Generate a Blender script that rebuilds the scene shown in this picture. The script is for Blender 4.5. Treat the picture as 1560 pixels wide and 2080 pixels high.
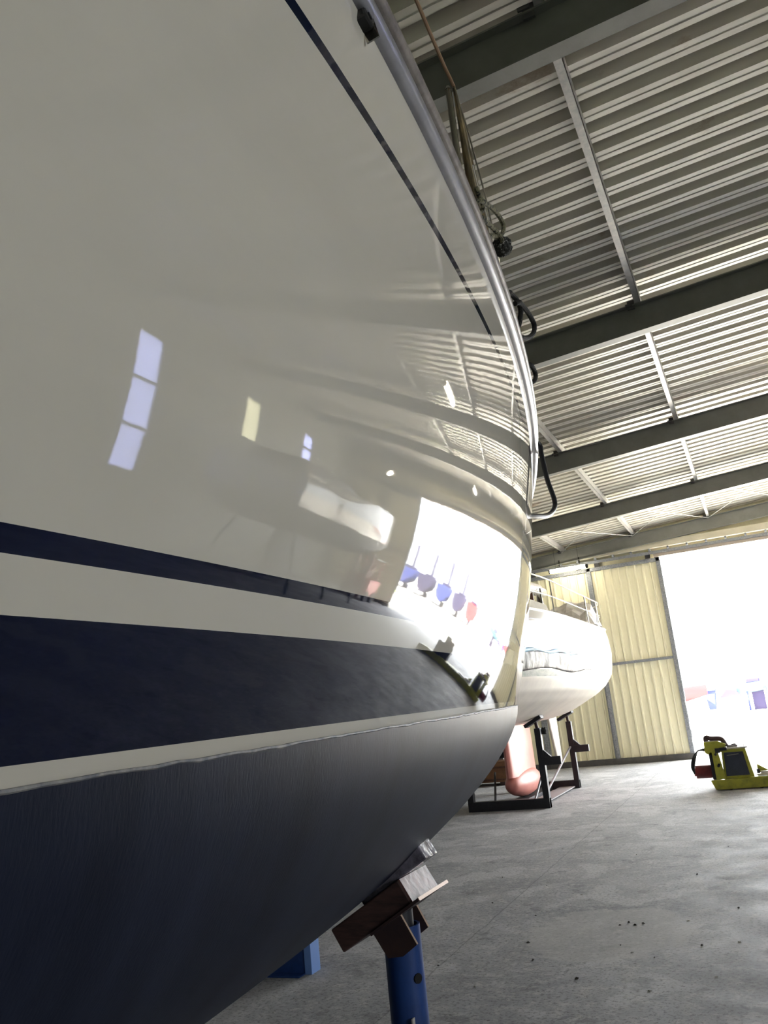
import bpy, bmesh, math, random
from mathutils import Vector, Matrix
random.seed(7)
PI = math.pi
scn = bpy.context.scene
for o in list(bpy.data.objects):
    bpy.data.objects.remove(o)

# ------------------------------------------------------------------ camera
cam_d = bpy.data.cameras.new('camera')
cam = bpy.data.objects.new('camera', cam_d)
scn.collection.objects.link(cam)
scn.camera = cam
cam_d.sensor_fit = 'VERTICAL'
cam_d.sensor_height = 36.0
cam_d.lens = 36.0 * 1700 / 2080
cam_d.clip_start = 0.02
cam_d.clip_end = 500
PITCH, ROLL, YAW = math.radians(13.904), math.radians(-5.926), math.radians(22.587)
fw = Vector((-math.sin(YAW)*math.cos(PITCH), math.cos(YAW)*math.cos(PITCH), math.sin(PITCH)))
r0 = Vector((math.cos(YAW), math.sin(YAW), 0.0)); u0 = r0.cross(fw)
cr = r0*math.cos(ROLL) + u0*math.sin(ROLL)
cu = -r0*math.sin(ROLL) + u0*math.cos(ROLL)
cam.matrix_world = Matrix(((cr.x, cu.x, -fw.x, 0), (cr.y, cu.y, -fw.y, 0), (cr.z, cu.z, -fw.z, 1.8), (0, 0, 0, 1)))

# ------------------------------------------------------------------ light
world = bpy.data.worlds.new('world'); scn.world = world
world.use_nodes = True
bg = world.node_tree.nodes['Background']
bg.inputs[0].default_value = (0.93, 0.97, 1.0, 1)
bg.inputs[1].default_value = 5.0

def light(name, kind, loc, rot, energy, size=None, color=(1, 1, 1)):
    d = bpy.data.lights.new(name, kind); d.energy = energy; d.color = color
    o = bpy.data.objects.new(name, d); scn.collection.objects.link(o)
    o.location = loc; o.rotation_euler = rot
    if size:
        d.shape = 'RECTANGLE'; d.size, d.size_y = size
    return o
sun = light('sun', 'SUN', (0, 40, 30), (math.radians(14), math.radians(-25), 0), 40.0, color=(1, .965, .91))
sun.data.angle = math.radians(1.0)
portal = light('door_portal', 'AREA', (2.1, 24.55, 2.75), (math.radians(-90), 0, 0), 1.0, (8.2, 5.5))
portal.data.cycles.is_portal = True
portal2 = light('side_portal', 'AREA', (10.2, -1.5, 3.5), (0, math.radians(90), 0), 1.0, (1.8, 3.4))
portal2.data.cycles.is_portal = True
scn.view_settings.view_transform = 'Standard'
scn.view_settings.look = 'None'
scn.view_settings.gamma = 1.0
scn.view_settings.use_curve_mapping = False
scn.view_settings.exposure = 2.02

# ------------------------------------------------------------------ materials
def lin(c):
    return tuple(((v/255)/12.92 if v/255 <= .04045 else ((v/255+.055)/1.055)**2.4) for v in c) + (1,)
MATS = {}
def mat(name, rgb, rough=.5, metal=0., noise=0., nscale=6., bump=0., bscale=40., rgb2=None, spec=.5, stretch=(1, 1, 1), coat=0., emit=None, bdist=.002, ior=1.5, lo=.35, hi=.65):
    m = bpy.data.materials.new(name); m.use_nodes = True
    nt = m.node_tree; b = nt.nodes['Principled BSDF']
    c = rgb if len(rgb) == 4 else lin(rgb)
    b.inputs['Base Color'].default_value = c
    b.inputs['Roughness'].default_value = rough
    b.inputs['Metallic'].default_value = metal
    b.inputs['IOR'].default_value = ior
    b.inputs['Specular IOR Level'].default_value = spec
    b.inputs['Coat Weight'].default_value = coat
    b.inputs['Coat Roughness'].default_value = .03
    tc = nt.nodes.new('ShaderNodeTexCoord'); mp = nt.nodes.new('ShaderNodeMapping')
    nt.links.new(tc.outputs['Object'], mp.inputs[0]); mp.inputs['Scale'].default_value = stretch
    if rgb2 is not None:
        n = nt.nodes.new('ShaderNodeTexNoise'); n.inputs['Scale'].default_value = nscale; n.inputs['Detail'].default_value = 6
        n.inputs['Roughness'].default_value = .65
        nt.links.new(mp.outputs[0], n.inputs['Vector'])
        r = nt.nodes.new('ShaderNodeValToRGB')
        r.color_ramp.elements[0].position = lo; r.color_ramp.elements[1].position = hi
        r.color_ramp.elements[0].color = c; r.color_ramp.elements[1].color = lin(rgb2)
        nt.links.new(n.outputs['Fac'], r.inputs[0]); nt.links.new(r.outputs[0], b.inputs['Base Color'])
    if bump:
        n2 = nt.nodes.new('ShaderNodeTexNoise'); n2.inputs['Scale'].default_value = bscale; n2.inputs['Detail'].default_value = 4
        nt.links.new(mp.outputs[0], n2.inputs['Vector'])
        bp = nt.nodes.new('ShaderNodeBump'); bp.inputs['Strength'].default_value = bump; bp.inputs['Distance'].default_value = bdist
        nt.links.new(n2.outputs['Fac'], bp.inputs['Height']); nt.links.new(bp.outputs[0], b.inputs['Normal'])
    if emit:
        b.inputs['Emission Color'].default_value = lin(emit[0]); b.inputs['Emission Strength'].default_value = emit[1]
    MATS[name] = m
    return m

M_gel = mat('gelcoat_cream', (216, 211, 196), rough=.025, bump=.10, bscale=12, bdist=.0009, stretch=(1, .7, 2.2), rgb2=(210, 205, 190), nscale=1.5)
M_navy = mat('gelcoat_navy', (9, 18, 44), rough=.035, bump=.10, bscale=12, bdist=.0009, stretch=(1, .7, 2.2), rgb2=(12, 22, 48), nscale=5)
M_anti = mat('antifouling', (13, 20, 37), rough=.5, rgb2=(31, 38, 57), nscale=2.2, bump=.25, bscale=160, bdist=.001, stretch=(1, 2.4, .5), spec=.16)
M_antiedge = mat('paint_edge', (150, 148, 142), rough=.6, rgb2=(90, 94, 104), nscale=60)
M_rail = mat('anodised_rail', (176, 176, 180), rough=.3, metal=.5, rgb2=(160, 160, 164), nscale=20)
M_toerail = mat('grey_toe_rail', (158, 150, 142), rough=.45, metal=.2, rgb2=(120, 112, 106), nscale=30)
M_chrome = mat('stainless_steel', (190, 186, 176), rough=.15, metal=1.)
M_deck = mat('deck_grey', (180, 178, 170), rough=.6)
M_ropebrown = mat('sheathed_wire', (150, 118, 84), rough=.6)
M_rope = mat('braided_rope', (128, 124, 96), rough=.9, rgb2=(30, 32, 30), nscale=90, lo=.5, hi=.58)
M_ropeblack = mat('black_rope', (26, 26, 24), rough=.9, rgb2=(110, 108, 92), nscale=160, lo=.6, hi=.66)
M_ropeknot = mat('speckled_dark_rope', (52, 52, 48), rough=.9, rgb2=(170, 168, 160), nscale=120, lo=.56, hi=.62)
M_hose = mat('black_hose', (22, 24, 26), rough=.4)
M_bronze = mat('bronzed_webbing', (86, 80, 66), rough=.35, metal=.5, rgb2=(150, 132, 92), nscale=18, stretch=(6, 1, 1))
M_whitewire = mat('white_cord', (215, 208, 190), rough=.7)
M_dark = mat('dark_plastic', (48, 48, 46), rough=.25)
M_hole = mat('hole_black', (6, 6, 8), rough=.8)
M_wood = mat('dark_timber', (60, 44, 42), rough=.55, rgb2=(92, 66, 60), nscale=12, bump=.4, stretch=(1, 1, 5))
M_batten = mat('tape_wrapped_batten', (64, 60, 66), rough=.2, rgb2=(150, 145, 160), nscale=18, bump=.5, bdist=.004, bscale=40)
M_woodend = mat('end_grain', (140, 100, 94), rough=.35, rgb2=(78, 54, 52), nscale=14, bump=.4)
M_rust = mat('rusty_steel', (78, 56, 50), rough=.55, metal=.2, rgb2=(58, 46, 50), nscale=10)
M_paleedge = mat('pale_edge_strip', (176, 150, 132), rough=.4, metal=.4)
M_blue = mat('blue_paint', (34, 72, 140), rough=.4, rgb2=(26, 58, 118), nscale=9)
M_steelblk = mat('black_steel', (30, 31, 38), rough=.5, rgb2=(40, 40, 46), nscale=10)
M_rafter = mat('grey_rafter_paint', (126, 127, 122), rough=.5, rgb2=(116, 116, 110), nscale=3)
M_purlin = mat('galvanised_purlin', (196, 192, 186), rough=.42, metal=.15, rgb2=(170, 170, 168), nscale=14)
M_galv = mat('galvanised_frame', (158, 160, 164), rough=.5, metal=.15, rgb2=(116, 120, 126), nscale=26)
M_darkrail = mat('bottom_rail_grey', (78, 78, 80), rough=.6, rgb2=(96, 92, 88), nscale=9)
M_beige = mat('beige_header_paint', (196, 190, 170), rough=.5, rgb2=(184, 178, 158), nscale=4)
M_lintel = mat('lintel_paint', (170, 158, 146), rough=.6)
M_corr = mat('cream_cladding', (246, 240, 210), rough=.45, rgb2=(234, 227, 196), nscale=5, stretch=(3, 3, .5), lo=.3, hi=.75)
M_wallout = mat('grey_cladding', (150, 150, 142), rough=.5, rgb2=(136, 136, 130), nscale=5)
M_hull2 = mat('white_gelcoat', (226, 222, 214), rough=.12)
M_hull2b = mat('offwhite_bottom_paint', (222, 214, 202), rough=.45, rgb2=(208, 200, 190), nscale=2)
M_stripe2 = mat('grey_green_stripe', (104, 116, 108), rough=.5, rgb2=(150, 152, 144), nscale=5, stretch=(1, 1, 3), lo=.4, hi=.7)
M_maroon = mat('maroon_stripe', (88, 44, 50), rough=.3)
M_pink = mat('pink_primer', (236, 160, 146), rough=.38, rgb2=(226, 146, 134), nscale=4)
M_keelgap = mat('keel_seam', (150, 84, 80), rough=.5)
M_sheet = mat('plastic_sheet', (226, 220, 210), rough=.35, bump=.9, bscale=6, bdist=.03, rgb2=(205, 198, 190), nscale=8)
M_sheetgrey = mat('masking_film', (84, 78, 80), rough=.5, bump=1., bscale=3, bdist=.05, stretch=(1, 1.0, .7), rgb2=(66, 60, 64), nscale=5)
M_bluetape = mat('blue_tape', (120, 176, 210), rough=.5)
M_brownwood = mat('varnished_board', (110, 74, 52), rough=.4, rgb2=(90, 58, 42), nscale=8, stretch=(4, 4, 1))
M_lime = mat('yellow_green_paint', (176, 176, 62), rough=.45, rgb2=(132, 132, 56), nscale=9, lo=.45, hi=.75)
M_panel = mat('dark_slate_panel', (46, 52, 66), rough=.3, rgb2=(56, 62, 78), nscale=7)
M_red = mat('dark_red_paint', (128, 34, 36), rough=.4, rgb2=(96, 26, 30), nscale=8)
M_redhull = mat('red_hull', (186, 30, 32), rough=.4)
M_yardred = mat('weathered_red_hull', (180, 54, 56), rough=.95, spec=.02)
M_yarddark = mat('yard_dark', (50, 47, 66), rough=.95, spec=.02)
M_rubber = mat('black_rubber', (20, 20, 22), rough=.7)
M_greyobj = mat('grey_parts', (150, 146, 150), rough=.6)
M_bluecar = mat('blue_body', (50, 56, 100), rough=.95, spec=.02)
M_cyan = mat('pale_cyan_body', (76, 98, 104), rough=.95, spec=.02)
M_crate = mat('brown_crate', (140, 98, 66), rough=.7, rgb2=(120, 82, 56), nscale=7)
M_leaf = mat('dry_leaf', (48, 42, 34), rough=.8)
M_chip = mat('pale_chip', (200, 196, 188), rough=.8)
M_tube = mat('fluorescent_tube', (255, 250, 235), emit=((255, 246, 224), 9.0))
M_lamp = mat('lamp_housing', (205, 205, 200), rough=.5)
M_sky_pane = mat('frosted_pane', (214, 216, 246), rough=.5)
M_cream_pane = mat('cream_translucent_pane', (236, 231, 212), rough=.5)
for m_, w_ in ((M_sky_pane, .9), (M_cream_pane, .8)):
    b_ = m_.node_tree.nodes['Principled BSDF']
    tr = m_.node_tree.nodes.new('ShaderNodeBsdfTranslucent'); mx = m_.node_tree.nodes.new('ShaderNodeMixShader')
    tr.inputs[0].default_value = b_.inputs['Base Color'].default_value
    mx.inputs[0].default_value = w_
    nt = m_.node_tree
    nt.links.new(b_.outputs[0], mx.inputs[1]); nt.links.new(tr.outputs[0], mx.inputs[2])
    nt.links.new(mx.outputs[0], nt.nodes['Material Output'].inputs[0])
M_grass = mat('verge_grass', (120, 150, 50), rough=.9)
M_sideground = mat('added_side_ground', (70, 80, 48), rough=.95, rgb2=(56, 66, 40), nscale=2)
M_yard = mat('yard_concrete', (172, 168, 160), rough=.9, rgb2=(160, 156, 148), nscale=.3)

def roof_mat():
    m = mat('roof_sheet', (216, 212, 202), rough=.42, metal=.1, rgb2=(198, 192, 180), nscale=2.0, stretch=(.25, 3, 1))
    nt = m.node_tree; b = nt.nodes['Principled BSDF']
    base = b.inputs['Base Color'].links[0].from_socket
    tc = nt.nodes.new('ShaderNodeTexCoord'); mp = nt.nodes.new('ShaderNodeMapping')
    mp.inputs['Scale'].default_value = (.55, 1.6, 1); nt.links.new(tc.outputs['Object'], mp.inputs[0])
    n = nt.nodes.new('ShaderNodeTexNoise'); n.inputs['Scale'].default_value = 1.1; n.inputs['Detail'].default_value = 8; n.inputs['Roughness'].default_value = .75
    nt.links.new(mp.outputs[0], n.inputs['Vector'])
    r = nt.nodes.new('ShaderNodeValToRGB'); r.color_ramp.elements[0].position = .60; r.color_ramp.elements[1].position = .74
    nt.links.new(n.outputs['Fac'], r.inputs[0])
    mx = nt.nodes.new('ShaderNodeMix'); mx.data_type = 'RGBA'
    nt.links.new(r.outputs[0], mx.inputs[0]); nt.links.new(base, mx.inputs[6]); mx.inputs[7].default_value = lin((150, 118, 86))
    nt.links.new(mx.outputs[2], b.inputs['Base Color'])
    return m
M_roof = roof_mat()

def floor_mat():
    m = bpy.data.materials.new('concrete_floor'); m.use_nodes = True
    nt = m.node_tree; b = nt.nodes['Principled BSDF']; N = nt.nodes; L = nt.links
    tc = N.new('ShaderNodeTexCoord')
    def noise(scale, detail=6, rough=.6, dist=0, st=(1, 1, 1)):
        mp = N.new('ShaderNodeMapping'); mp.inputs['Scale'].default_value = st; L.new(tc.outputs['Object'], mp.inputs[0])
        n = N.new('ShaderNodeTexNoise'); n.inputs['Scale'].default_value = scale; n.inputs['Detail'].default_value = detail
        n.inputs['Roughness'].default_value = rough; n.inputs['Distortion'].default_value = dist
        L.new(mp.outputs[0], n.inputs['Vector']); return n.outputs['Fac']
    def ramp(src, a, c, v0=0., v1=1.):
        r = N.new('ShaderNodeMapRange'); r.inputs[1].default_value = a; r.inputs[2].default_value = c
        r.inputs[3].default_value = v0; r.inputs[4].default_value = v1; L.new(src, r.inputs[0]); return r.outputs[0]
    def mix(f, a, c):
        x = N.new('ShaderNodeMix'); x.data_type = 'RGBA'
        for s, i in ((f, 0), (a, 6), (c, 7)):
            if isinstance(s, (tuple, float)): x.inputs[i].default_value = s
            else: L.new(s, x.inputs[i])
        return x.outputs[2]
    def mth(op, a, c=None):
        x = N.new('ShaderNodeMath'); x.operation = op
        for s, i in ((a, 0), (c, 1)):
            if s is None: continue
            if isinstance(s, (int, float)): x.inputs[i].default_value = s
            else: L.new(s, x.inputs[i])
        return x.outputs[0]
    c1 = mix(ramp(noise(.9, 8, .7), .3, .7), lin((140, 141, 145)), lin((188, 189, 192)))
    c2 = mix(ramp(noise(1.7, 3, .4, .6, (1, .8, 1)), .55, .60, 0, .45), c1, lin((210, 211, 213)))
    c3 = mix(ramp(noise(3.3, 4, .55, .4), .60, .65, 0, .45), c2, lin((106, 106, 108)))
    c4 = mix(ramp(noise(9, 6, .75), .50, .62, 0, .5), c3, lin((212, 211, 208)))
    c5 = mix(ramp(noise(34, 5, .8), .50, .64, 0, .8), c4, lin((84, 81, 78)))
    # big pale dried patch on the slab
    sx = N.new('ShaderNodeSeparateXYZ'); L.new(tc.outputs['Object'], sx.inputs[0])
    wob = mth('MULTIPLY', mth('SUBTRACT', noise(3, 4, .6), .5), .9)
    dx = mth('DIVIDE', mth('ADD', sx.outputs[0], 1.47), .62); dy = mth('DIVIDE', mth('SUBTRACT', sx.outputs[1], 7.25), .80)
    rr = mth('ADD', mth('SQRT', mth('ADD', mth('MULTIPLY', dx, dx), mth('MULTIPLY', dy, dy))), wob)
    c6 = mix(ramp(rr, 1.05, .97, 0, .42), c5, lin((196, 195, 192)))
    # saw cut joint
    jn = mth('ABSOLUTE', mth('ADD', mth('ADD', sx.outputs[0], 2.57), mth('MULTIPLY', mth('SUBTRACT', noise(2.5), .5), .06)))
    c7 = mix(ramp(jn, .009, .003, 0, .4), c6, lin((66, 64, 62)))
    L.new(c7, b.inputs['Base Color'])
    L.new(ramp(noise(2.2, 5), .3, .7, .62, .85), b.inputs['Roughness'])
    bp = N.new('ShaderNodeBump'); bp.inputs['Strength'].default_value = .35; bp.inputs['Distance'].default_value = .004
    L.new(noise(40, 5, .7), bp.inputs['Height']); L.new(bp.outputs[0], b.inputs['Normal'])
    return m
M_floor = floor_mat()

# ------------------------------------------------------------------ mesh helpers
class MB:
    def __init__(s): s.v = []; s.f = []; s.mi = []
    def add(s, vs, fs, mi=0):
        o = len(s.v); s.v += [tuple(p) for p in vs]
        s.f += [tuple(i+o for i in f) for f in fs]; s.mi += [mi]*len(fs)
    def box(s, x0, x1, y0, y1, z0, z1, mi=0, T=None):
        vs = [Vector((x, y, z)) for x in (x0, x1) for y in (y0, y1) for z in (z0, z1)]
        if T is not None: vs = [T @ v for v in vs]
        s.add(vs, [(0, 1, 3, 2), (4, 6, 7, 5), (0, 4, 5, 1), (2, 3, 7, 6), (0, 2, 6, 4), (1, 5, 7, 3)], mi)
        return s
    def grid(s, rows, mi=0, closed=False, flip=False):
        n = len(rows[0]); vs = [p for r in rows for p in r]; fs = []
        for i in range(len(rows)-1):
            for j in range(n if closed else n-1):
                a, b, c, d = i*n+j, i*n+(j+1) % n, (i+1)*n+(j+1) % n, (i+1)*n+j
                fs.append((a, d, c, b) if flip else (a, b, c, d))
        s.add(vs, fs, mi); return s
    def tube(s, pts, r, n=10, mi=0, caps=True, r2=None):
        pts = [Vector(p) for p in pts]; rows = []
        up = Vector((0, 0, 1)); prev = None
        for i, p in enumerate(pts):
            t = (pts[min(i+1, len(pts)-1)] - pts[max(i-1, 0)]).normalized()
            if prev is None:
                a = t.cross(up if abs(t.z) < .95 else Vector((1, 0, 0))).normalized()
            else:
                a = (prev - t*prev.dot(t)).normalized()
            prev = a; b = t.cross(a)
            rr = r if r2 is None else r + (r2-r)*i/(len(pts)-1)
            rows.append([p + a*math.cos(2*PI*k/n)*rr + b*math.sin(2*PI*k/n)*rr for k in range(n)])
        s.grid(rows, mi, closed=True)
        if caps:
            s.add(rows[0], [tuple(range(n))], mi); s.add(rows[-1], [tuple(range(n))[::-1]], mi)
        return s
    def sweep(s, frames, prof, mi=0, closed=True):
        # frames: list of (origin, axis_a, axis_b); prof: list of (a, b)
        s.grid([[o + A*p[0] + B*p[1] for p in prof] for o, A, B in frames], mi, closed=closed)
        if closed:
            n = len(prof)
            for fr, rev in ((frames[0], 0), (frames[-1], 1)):
                vs = [fr[0]+fr[1]*p[0]+fr[2]*p[1] for p in prof]
                s.add(vs, [tuple(range(n))[::-1] if rev else tuple(range(n))], mi)
        return s
    def build_each(s, name, mats, parent=None, **kw):
        # one object per separate piece
        key = {}; par = list(range(len(s.v)))
        def find(a):
            while par[a] != a: par[a] = par[par[a]]; a = par[a]
            return a
        for i, v in enumerate(s.v):
            k = tuple(round(c, 4) for c in v)
            if k in key: par[find(i)] = find(key[k])
            else: key[k] = i
        for f in s.f:
            for q in f[1:]: par[find(q)] = find(f[0])
        comps = {}
        for f, mi in zip(s.f, s.mi): comps.setdefault(find(f[0]), []).append((f, mi))
        out = []
        for fs in comps.values():
            m = MB(); idx = {}
            for f, mi in fs:
                for q in f:
                    if q not in idx: idx[q] = len(m.v); m.v.append(s.v[q])
                m.f.append(tuple(idx[q] for q in f)); m.mi.append(mi)
            out.append(m.build(name, mats, parent, **kw))
        return out
    def build(s, name, mats, parent=None, smooth=False, bevel=0., loc=None, angle=35):
        me = bpy.data.meshes.new(name)
        off = Vector(loc) if loc is not None else Vector((0, 0, 0))
        me.from_pydata([tuple(Vector(v)-off) for v in s.v], [], s.f)
        if not isinstance(mats, (list, tuple)): mats = [mats]
        for m in mats: me.materials.append(m)
        for p, i in zip(me.polygons, s.mi): p.material_index = i
        bm = bmesh.new(); bm.from_mesh(me)
        bmesh.ops.remove_doubles(bm, verts=bm.verts, dist=1e-5)
        bmesh.ops.recalc_face_normals(bm, faces=bm.faces)
        bm.to_mesh(me); bm.free()
        o = bpy.data.objects.new(name, me); scn.collection.objects.link(o)
        o.location = off
        if parent is not None:
            o.parent = parent
            o.location = off - parent_world(parent)
        if smooth:
            for p in me.polygons: p.use_smooth = True
            if angle < 180:
                me.set_sharp_from_angle(angle=math.radians(angle))
        if bevel:
            b = o.modifiers.new('bevel', 'BEVEL'); b.width = bevel; b.segments = 2; b.limit_method = 'ANGLE'; b.angle_limit = math.radians(40)
        return o
def parent_world(o):
    v = Vector(o.location)
    while o.parent is not None:
        o = o.parent; v += Vector(o.location)
    return v
def tag(o, label, cat, group=None, kind=None):
    o['label'] = label; o['category'] = cat
    if group: o['group'] = group
    if kind: o['kind'] = kind
    return o
def struct(o): o['kind'] = 'structure'; return o
def thing(name, label, cat, loc=(0, 0, 0), group=None):
    o = bpy.data.objects.new(name, None); scn.collection.objects.link(o); o.location = loc
    o.empty_display_size = .2
    return tag(o, label, cat, group)
def spline(pts, n=8):
    pts = [Vector(p) for p in pts]; out = []
    P = [pts[0]*2-pts[1]] + pts + [pts[-1]*2-pts[-2]]
    for i in range(1, len(P)-2):
        for k in range(n):
            t = k/n; a, b, c, d = P[i-1], P[i], P[i+1], P[i+2]
            out.append(.5*((2*b) + (c-a)*t + (2*a-5*b+4*c-d)*t*t + (3*b-a-3*c+d)*t**3))
    out.append(pts[-1]); return out

# ------------------------------------------------------------------ building shell
XL, XR, YB, YF = -9.0, 10.0, -7.0, 24.4
def rz(x): return .068*(x+.5)
# floor
f = MB().box(XL-.3, XR+.3, YB-.3, YF+.25, -.2, 0.0)
struct(f.build('floor', M_floor))
def corr_profile(a0, a1, pitch, flat, web, depth):
    # returns (a, d): d=0 the face towards the room, d=depth recessed
    out = []; a = a0
    while a < a1:
        out += [(a, 0), (a+flat, 0), (a+flat+web, depth), (a+pitch-web, depth)]
        a += pitch
    return out
# corrugated roof: ribs run down the slope (along X)
prof = []
y = YB-.3 + .13
pitch, crest, web, dep = .29, .14, .035, .11
while y < YF+.2:
    prof += [(y, 0), (y+crest*.42, 0), (y+crest*.47, .008), (y+crest*.53, .008), (y+crest*.58, 0), (y+crest, 0), (y+crest+web, dep), (y+pitch-web, dep)]
    y += pitch
rows = []
for x in [XL-.3+i*(XR-XL+.6)/12 for i in range(13)]:
    rows.append([(x, yy, 6.405+rz(x)+d) for yy, d in prof])
c = MB(); c.grid(rows)
rows2 = [[(p[0], p[1], p[2]+.16) for p in (r[0], r[-1])] for r in rows]
c.grid(rows2)
struct(c.build('ceiling', M_roof))

def ribbed_wall(axis, fixed, a0, a1, z0, ztop, pitch, flat, depth, side, mb=None, thick=.06):
    """axis 'x': wall runs along X at Y=fixed; side -1/+1 is the direction the ribs stand out to."""
    mb = mb or MB(); pts = []
    a = a0
    while a < a1-1e-6:
        seq = [(a, 0), (a+flat, 0), (a+flat+.022, depth), (a+pitch-.022, depth)]
        pts += [(min(q, a1), d) for q, d in seq]
        a += pitch
    pts.append((a1, 0))
    def P(q, d, z):
        return (q, fixed+side*d, z) if axis == 'x' else (fixed+side*d, q, z)
    zt = ztop if callable(ztop) else (lambda q: ztop)
    lo = [P(q, d, z0) for q, d in pts]; hi = [P(q, d, zt(q)) for q, d in pts]
    mb.grid([lo, hi])
    q0, q1 = pts[0][0], pts[-1][0]
    o = -side*thick
    bl = [P(q0, o, z0), P(q1, o, z0)]; bh = [P(q0, o, zt(q0)), P(q1, o, zt(q1))]
    mb.grid([bl, bh])
    mb.grid([[lo[0], bl[0]], [hi[0], bh[0]]]); mb.grid([[lo[-1], bl[1]], [hi[-1], bh[1]]])
    return mb
roofz = lambda x: 6.5+rz(x)
# back wall with the big door opening X -2..6.2, z 0..5.42
OX0, OX1, OZ = -2.0, 6.2, 5.42
w = MB()
ribbed_wall('x', 24.42, XL, XR, 5.63, roofz, .22, .15, .035, -1, w)
ribbed_wall('x', 24.42, XL, OX0-.1, 0, 5.63, .22, .15, .035, -1, w)
ribbed_wall('x', 24.42, OX1+.1, XR, 0, 5.63, .22, .15, .035, -1, w)
struct(w.build('wall_back', M_corr))
# side walls and the wall behind the camera
struct(ribbed_wall('y', XL, YB, YF, 0, 6.5+rz(XL), .25, .17, .035, 1).build('wall_left', M_wallout))
struct(ribbed_wall('x', YB, XL, XR, 0, roofz, .25, .17, .035, 1).build('wall_front', M_wallout))
# right wall built round its window openings
wins = [  # (y0, y1, z0, z1, pane material, number of glazing bars)
    (10.75, 11.65, 2.0, 6.15, M_sky_pane, 2), (15.2, 16.1, 4.45, 6.0, M_cream_pane, 0),
    (19.0, 19.8, 4.75, 5.9, M_sky_pane, 1), (15.2, 15.95, 1.95, 2.55, M_cream_pane, 0), (-3.2, .2, 2.6, 4.4, None, 2)]  # last entry: unseen unglazed opening, added to light the near hull
w = MB(); top = 6.5+rz(XR)
ys = sorted({YB, YF} | {v for q in wins for v in q[:2]})
for a, b in zip(ys[:-1], ys[1:]):
    holes = sorted([(q[2], q[3]) for q in wins if q[0] <= a+1e-6 and q[1] >= b-1e-6])
    z = 0
    for h0, h1 in holes + [(top, top)]:
        if h0 > z: ribbed_wall('y', XR, a, b, z, h0, .25, .17, .035, -1, w)
        z = max(z, h1)
struct(w.build('wall_right', M_wallout))
for i, (a, b, z0, z1, pm, bars) in enumerate(wins, 1):
    e = bpy.data.objects.new('window_%d' % i, None); scn.collection.objects.link(e); e.location = (XR, (a+b)/2, z0); struct(e)
    fr = MB()
    for q in (a, b-.05): fr.box(XR-.06, XR+.06, q, q+.05, z0, z1)
    for q in (z0, z1-.05): fr.box(XR-.06, XR+.06, a, b, q, q+.05)
    for k in range(bars):
        zz = z0+(z1-z0)*(k+1)/(bars+1); fr.box(XR-.05, XR+.05, a, b, zz-.03, zz+.03)
    fr.build('window_frame', M_galv, e)
    if pm: MB().box(XR-.004, XR+.004, a+.02, b-.02, z0+.02, z1-.02).build('pane', pm, e)

# lintel, header beam and door track
struct(MB().box(OX0-.1, OX1+.1, 24.12, 24.34, 5.43, 5.60).build('trim_1', M_lintel, bevel=.004))
hb = thing('header_beam', 'long pale beige box beam carrying the door track above the opening', 'beam', (0, 24.0, 5.66))
MB().box(XL, XR, 23.92, 24.08, 5.66, 5.84).build('beam', M_beige, hb, bevel=.006)
tr = MB()
for k in range(38):
    xx = XL+.3+k*.5
    tr.box(xx, xx+.05, 23.96, 24.16, 5.60, 5.66)
tr.box(XL, XR, 24.08, 24.12, 5.52, 5.60)
tr.build('door_track', M_galv, hb)

# sliding door leaves parked left of the opening (and one on the right)
def leaf(n, x0, x1, yy, rib0):
    e = bpy.data.objects.new('door_%d' % n, None); scn.collection.objects.link(e); e.location = ((x0+x1)/2, yy, 0); struct(e)
    ribbed_wall('x', yy, x0+.02, x1-.02, .1, 5.36, .222, .145, .05, -1, None, .01).build('door_sheet', M_corr, e)
    fr = MB()
    for q in (x0, x1-.10): fr.box(q, q+.10, yy-.1, yy+.0, .12, 5.42)
    fr.box(x0, x1, yy-.1, yy, 5.32, 5.42); fr.box(x0, x1, yy-.09, yy-.02, 2.635, 2.705)
    fr.build('door_frame', M_galv, e, bevel=.004)
    MB().box(x0, x1, yy-.11, yy+.02, .0, .155).build('bottom_rail', M_darkrail, e)
    hg = MB()
    for q in (x0+.3, x1-.3):
        hg.box(q-.07, q+.07, yy-.03, yy+.0, 5.42, 5.56); hg.tube([(q, yy-.05, 5.54), (q, yy+.02, 5.54)], .05, 12)
    hg.build_each('door_hanger', M_darkrail, e)
leaf(1, -3.99, -1.97, 24.28, 0)
leaf(2, -5.88, -3.93, 24.36, 0)
leaf(3, -7.85, -5.82, 24.28, 0)
leaf(4, 6.15, 8.15, 24.28, 0)
# worn rubber seal on the free edge of leaf 1
sl = MB()
prev = (-1.965, 24.22)
for k in range(26):
    z0 = .15+k*.2
    j = random.uniform(-.012, .012) if z0 < 1.6 else 0
    sl.box(-1.975+j, -1.955+j, 24.2, 24.3, z0, z0+.2)
sl.build('edge_seal', M_galv, bpy.data.objects['door_1'])

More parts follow.
